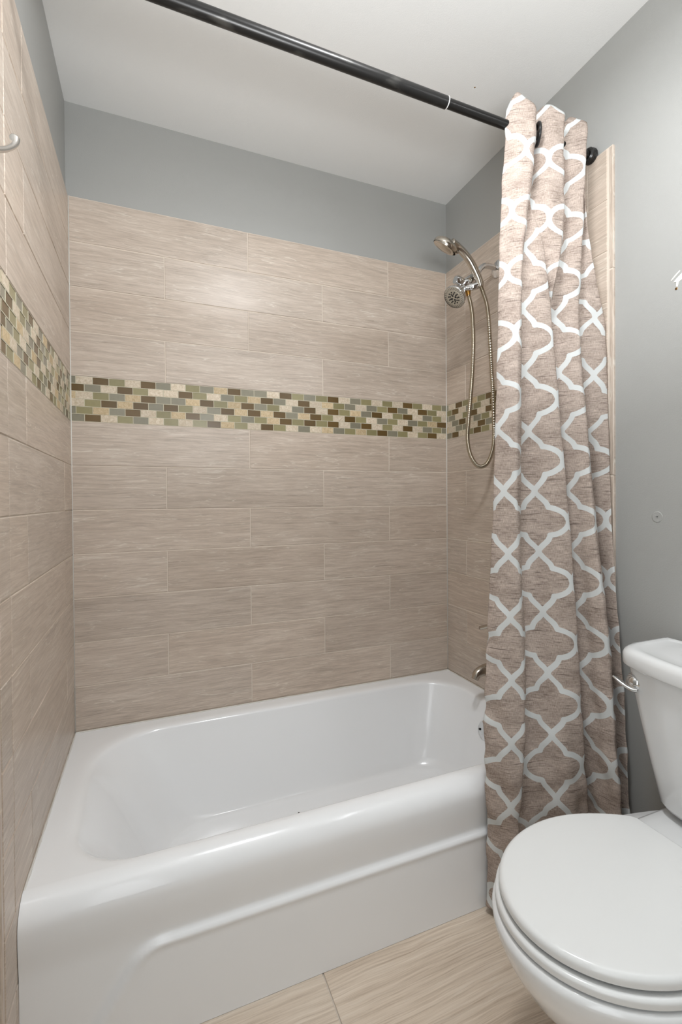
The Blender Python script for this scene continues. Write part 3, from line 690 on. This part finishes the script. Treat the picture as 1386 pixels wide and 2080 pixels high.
for z in zs:
    P = plan(z); c = catmull([(p.x, p.y, h_) for p, h_ in zip(P, HEAD)], NS)
    s = [0]
    for a, b_ in zip(c, c[1:]): s.append(s[-1]+(b_-a).xy.length)
    iV, iR = 8*NS, 11*NS
    f = lerp_table(SLANT, z); anchor = s[iV] + f*(s[iR]-s[iV])
    # scalloped heading above the rod
    col = []
    for i, p in enumerate(c):
        d = (c[min(i+1, len(c)-1)]-c[max(i-1, 0)]).normalized(); nrm = Vector((d.y, -d.x, 0)).normalized()
        w = wrinkle(s[i], z)
        dz = 0
        if z > 2.1:
            k = (z-2.1)/.16
            dz = k*p.z - .012*k
        p = Vector((p.x, p.y, 0))
        if z < .4:
            w *= 1.2
        q = p + nrm*w
        q.x = min(q.x, 1.5105)
        if z < .42: q.y = min(q.y, TY-.011)
        col.append((bm.verts.new((q.x, q.y, z+dz)), (s[i]-anchor, z+dz-.662)))
    grid.append(col)
for r0, r1 in zip(grid, grid[1:]):
    for i in range(len(r0)-1):
        q = [r0[i], r1[i], r1[i+1], r0[i+1]]
        F = bm.faces.new([x[0] for x in q])
        for lp, x in zip(F.loops, q): lp[uvl].uv = (x[1][0]+10*.167, x[1][1]+20*.1715)
cloth = link('cloth', bm, M['curtain'], cur)
md = cloth.modifiers.new('thickness', 'SOLIDIFY'); md.thickness = .0009; md.offset = 0
# grommets that the rod runs through, one at every pass of the cloth across the rod
P = [(p.x, p.y, 0) for p in plan(2.203)]; c = catmull(P, NS); last = None
for i in range(1, len(c)):
    a, b_ = c[i-1], c[i]
    if (a.y-RY)*(b_.y-RY) < 0 and a.x > 1.24 and last is None:
        d = (b_-a).normalized(); nrm = Vector((d.y, -d.x, 0)); last = a.copy()
        bm = bmesh.new(); torus(bm, (1.285, -.784, RZ-.010), (.87, -.5, 0), .0265, .0045); link('grommet', bm, M['black'], cur)

# ---------------------------------------------------------------- toilet
CY = -1.200
wc = thing('toilet', 'white two-piece toilet with closed lid beside the curtain', 'toilet', (1.2, CY, 0))
def oval(xf, xb, hw, z, n=72, backw=.62, p=2.0, xw=None):
    """plan outline: round nose at xf, widest at xw, squared tail at xb of half width hw*backw"""
    xw = xw if xw is not None else xf+(xb-xf)*.56; pts = []
    for k in range(n):
        a = 2*PI*k/n; ca, sa = math.cos(a), math.sin(a)
        if ca < 0: x = xw + (xw-xf)*ca; y = hw*(abs(sa)**1.0)
        else:
            t = abs(ca); x = xw + (xb-xw)*min(1, t*1.28) if t < .78125 else xb
            # side runs in towards the tail, then straight across
            if t < .78125: y = hw*(1-(1-backw)*(t/.78125)**2.0)
            else: y = hw*backw*(1-(t-.78125)/(1-.78125))
        pts.append((x, CY + math.copysign(y, sa), z))
    return pts
def scaled(ring, sx, z, c=(1.05, CY)):
    return [(c[0]+(x-c[0])*sx, c[1]+(y-c[1])*sx, z) for x, y, _ in ring]
# bowl
bm = bmesh.new(); rs = []
spec = [ # z, nose x, tail x, half width, tail ratio
 (0.000, 1.020, 1.440, .112, .85), (.012, 1.022, 1.440, .110, .85), (.030, 1.040, 1.438, .100, .85), (.090, 1.048, 1.436, .095, .85), (.150, 1.015, 1.440, .102, .82), (.200, .960, 1.450, .122, .78),
 (.245, .893, 1.458, .150, .74), (.290, .852, 1.465, .172, .70), (.330, .828, 1.470, .184, .67), (.362, .815, 1.474, .190, .65), (.380, .8115, 1.476, .1925, .64), (.388, .8135, 1.476, .191, .64), (.392, .820, 1.474, .186, .64)]
for z, xf, xb, hw, bw in spec: rs.append(oval(xf, xb, hw, z, backw=bw, xw=1.06))
rs.append(oval(.90, 1.46, .13, .3925, backw=.7, xw=1.06)); rs.append(oval(1.0, 1.2, .03, .3925, xw=1.06))
rings(bm, rs, True, True)
bowl = link('bowl', bm, M['porcelain'], wc)
# deck between the bowl and the tank
bm = bmesh.new(); rs = []
for z, g_ in ((.30, -.02), (.36, -.004), (.395, 0), (.404, -.004), (.408, -.012), (.409, -.03)):
    rs.append([(x, y, z) for x, y, _ in rrect(1.235-g_, 1.50, CY-.135-g_, CY+.135+g_, .035, z, 6, 8)])
rings(bm, rs, True, True); link('tank_deck', bm, M['porcelain'], wc)
# seat ring and lid
def slab_ring(name, z0, z1, xf, xb, hw, bw, mat, rnd=.007, crown=0, hole=False):
    bm = bmesh.new(); rs = []
    base = oval(xf, xb, hw, 0, 96, bw, xw=1.055)
    def inset(g_, z):
        cx = 1.06; ring = []
        for x, y, _ in base:
            v = Vector((x-cx, y-CY)); l = v.length; v = v*((l-g_)/l) if l > 0 else v
            ring.append((cx+v.x, CY+v.y, z))
        return ring
    rs.append(inset(.03, z0)); rs.append(inset(rnd*.6, z0))
    for k in range(5):
        a = PI/2*k/4; rs.append(inset(rnd*.6*(1-math.sin(a)), z0+rnd*.6*(1-math.cos(a))))
    for k in range(7):
        a = PI/2*k/6; rs.append(inset(rnd*(1-math.cos(a)), z1-rnd*(1-math.sin(a))))
    for k in (1, 2, 3, 4, 5, 6):
        g_ = rnd + .155*k/6; rs.append(inset(g_, z1+crown*(1-(1-k/6)**2)))
    rings(bm, rs, True, True); return link(name, bm, mat, wc)
slab_ring('seat', .3965, .4125, .8185, 1.262, .1865, .60, M['plastic'], .006)
slab_ring('lid', .4175, .4385, .8255, 1.255, .1795, .60, M['plastic'], .010, .004)
for s_ in (-1, 1):
    bm = bmesh.new(); lathe(bm, [(0, .007), (.045, .007), (.047, .005)], (1.262, CY+s_*.072-.022, .414), (0, 1, 0), 20); link('hinge', bm, M['plastic'], wc, autosmooth=40)
# tank
def tank_ring(z, hw, xf, xb, bow, r, n=18):
    """left/right sides straight, front bowed towards the bowl"""
    ring = []
    N_ = 60
    # front, from +y to -y
    for k in range(N_+1):
        t = -1+2*k/N_; y = CY - t*hw; x = xf - bow*(1-t*t)
        e = max(0, (abs(t)-(1-r/hw))/(r/hw)); x += r*(1-math.sqrt(max(0, 1-e*e)))
        ring.append((x, y, z))
    for k in range(1, 9): ring.append((ring[N_][0]+(xb-ring[N_][0])*k/8, CY-hw, z))
    for k in range(1, 25): ring.append((xb, CY-hw+2*hw*k/24, z))
    for k in range(1, 8): ring.append((xb+(ring[0][0]-xb)*k/8, CY+hw, z))
    return ring
bm = bmesh.new(); rs = []
for z, hw, xf, bow in ((.422, .122, 1.372, .016), (.426, .130, 1.364, .018), (.438, .137, 1.358, .020), (.52, .154, 1.350, .026), (.60, .171, 1.344, .031), (.68, .186, 1.338, .035), (.745, .196, 1.334, .038), (.752, .196, 1.334, .038)):
    rs.append(tank_ring(z, hw, xf, 1.507, bow, .04))
rings(bm, rs, True, True); tank = link('tank', bm, M['porcelain'], wc, autosmooth=60)
bm = bmesh.new(); rs = []
LZ = .748
for g_, z in ((.012, LZ), (.002, LZ+.001), (0, LZ+.005), (0, LZ+.026), (.003, LZ+.034), (.009, LZ+.0395), (.018, LZ+.041), (.028, LZ+.0395), (.032, LZ+.0385), (.06, LZ+.0385), (.12, LZ+.039)):
    rs.append(tank_ring(z, .206-g_, 1.322+g_, 1.510-min(g_, .03), .044, .045))
rings(bm, rs, True, True); link('tank_lid', bm, M['porcelain'], wc, autosmooth=60)
bm = bmesh.new(); box(bm, 1.40, 1.49, CY-.10, CY+.10, .400, .424); link('tank_gasket', bm, M['porcelain'], wc, smooth=False)
# flush lever
lx = 1.332
bm = bmesh.new(); lathe(bm, [(-.008, .0225), (.003, .0225), (.0055, .0195), (.009, .0185), (.0145, .0150), (.018, .0085), (.019, .002)], (lx, -1.040, .708), (-1, .10, 0), 36); lev = link('lever_boss', bm, M['chrome'], wc, autosmooth=50); lev['label'] = 'chrome flush lever boss'
bm = bmesh.new(); cp = catmull([(lx-.012, -1.052, .696), (lx-.018, -1.042, .696), (lx-.022, -1.028, .701), (lx-.026, -1.012, .709), (lx-.028, -1.001, .714)], 8)
n = len(cp); tube(bm, cp, [lerp_table([(0, .0125), (.4, .0105), (1, .0045)], i/(n-1)) for i in range(n)], 18, True, [(1.0, .55)]*n); link('lever_handle', bm, M['chrome'], lev)

# ---------------------------------------------------------------- lamps behind the camera
vl = thing('vanity_light', 'chrome three-bulb vanity light on the right wall behind the camera', 'wall lamp', (W+PT, -1.62, 2.1))
bm = bmesh.new(); box(bm, W-.012, W+PT, -2.00, -1.24, 2.07, 2.185); link('back_plate', bm, M['chrome'], vl, smooth=False)
bm = bmesh.new(); box(bm, 1.25, W-.011, -2.00, -1.24, 2.175, 2.185); link('light_cutoff_plate', bm, M['chrome'], vl, smooth=False)  # unseen plate, added to keep the bulbs' light off the upper wall
cl = thing('ceiling_light', 'white round ceiling light near the middle of the bathroom ceiling', 'ceiling lamp', (.72, -1.18, ZC))
bm = bmesh.new(); lathe(bm, [(0, .085), (.018, .085), (.022, .02), (.06, .012), (.061, .004)], (.72, -1.18, ZC), (0, 0, -1), 40); link('base', bm, M['whiteplug'], cl, autosmooth=40)
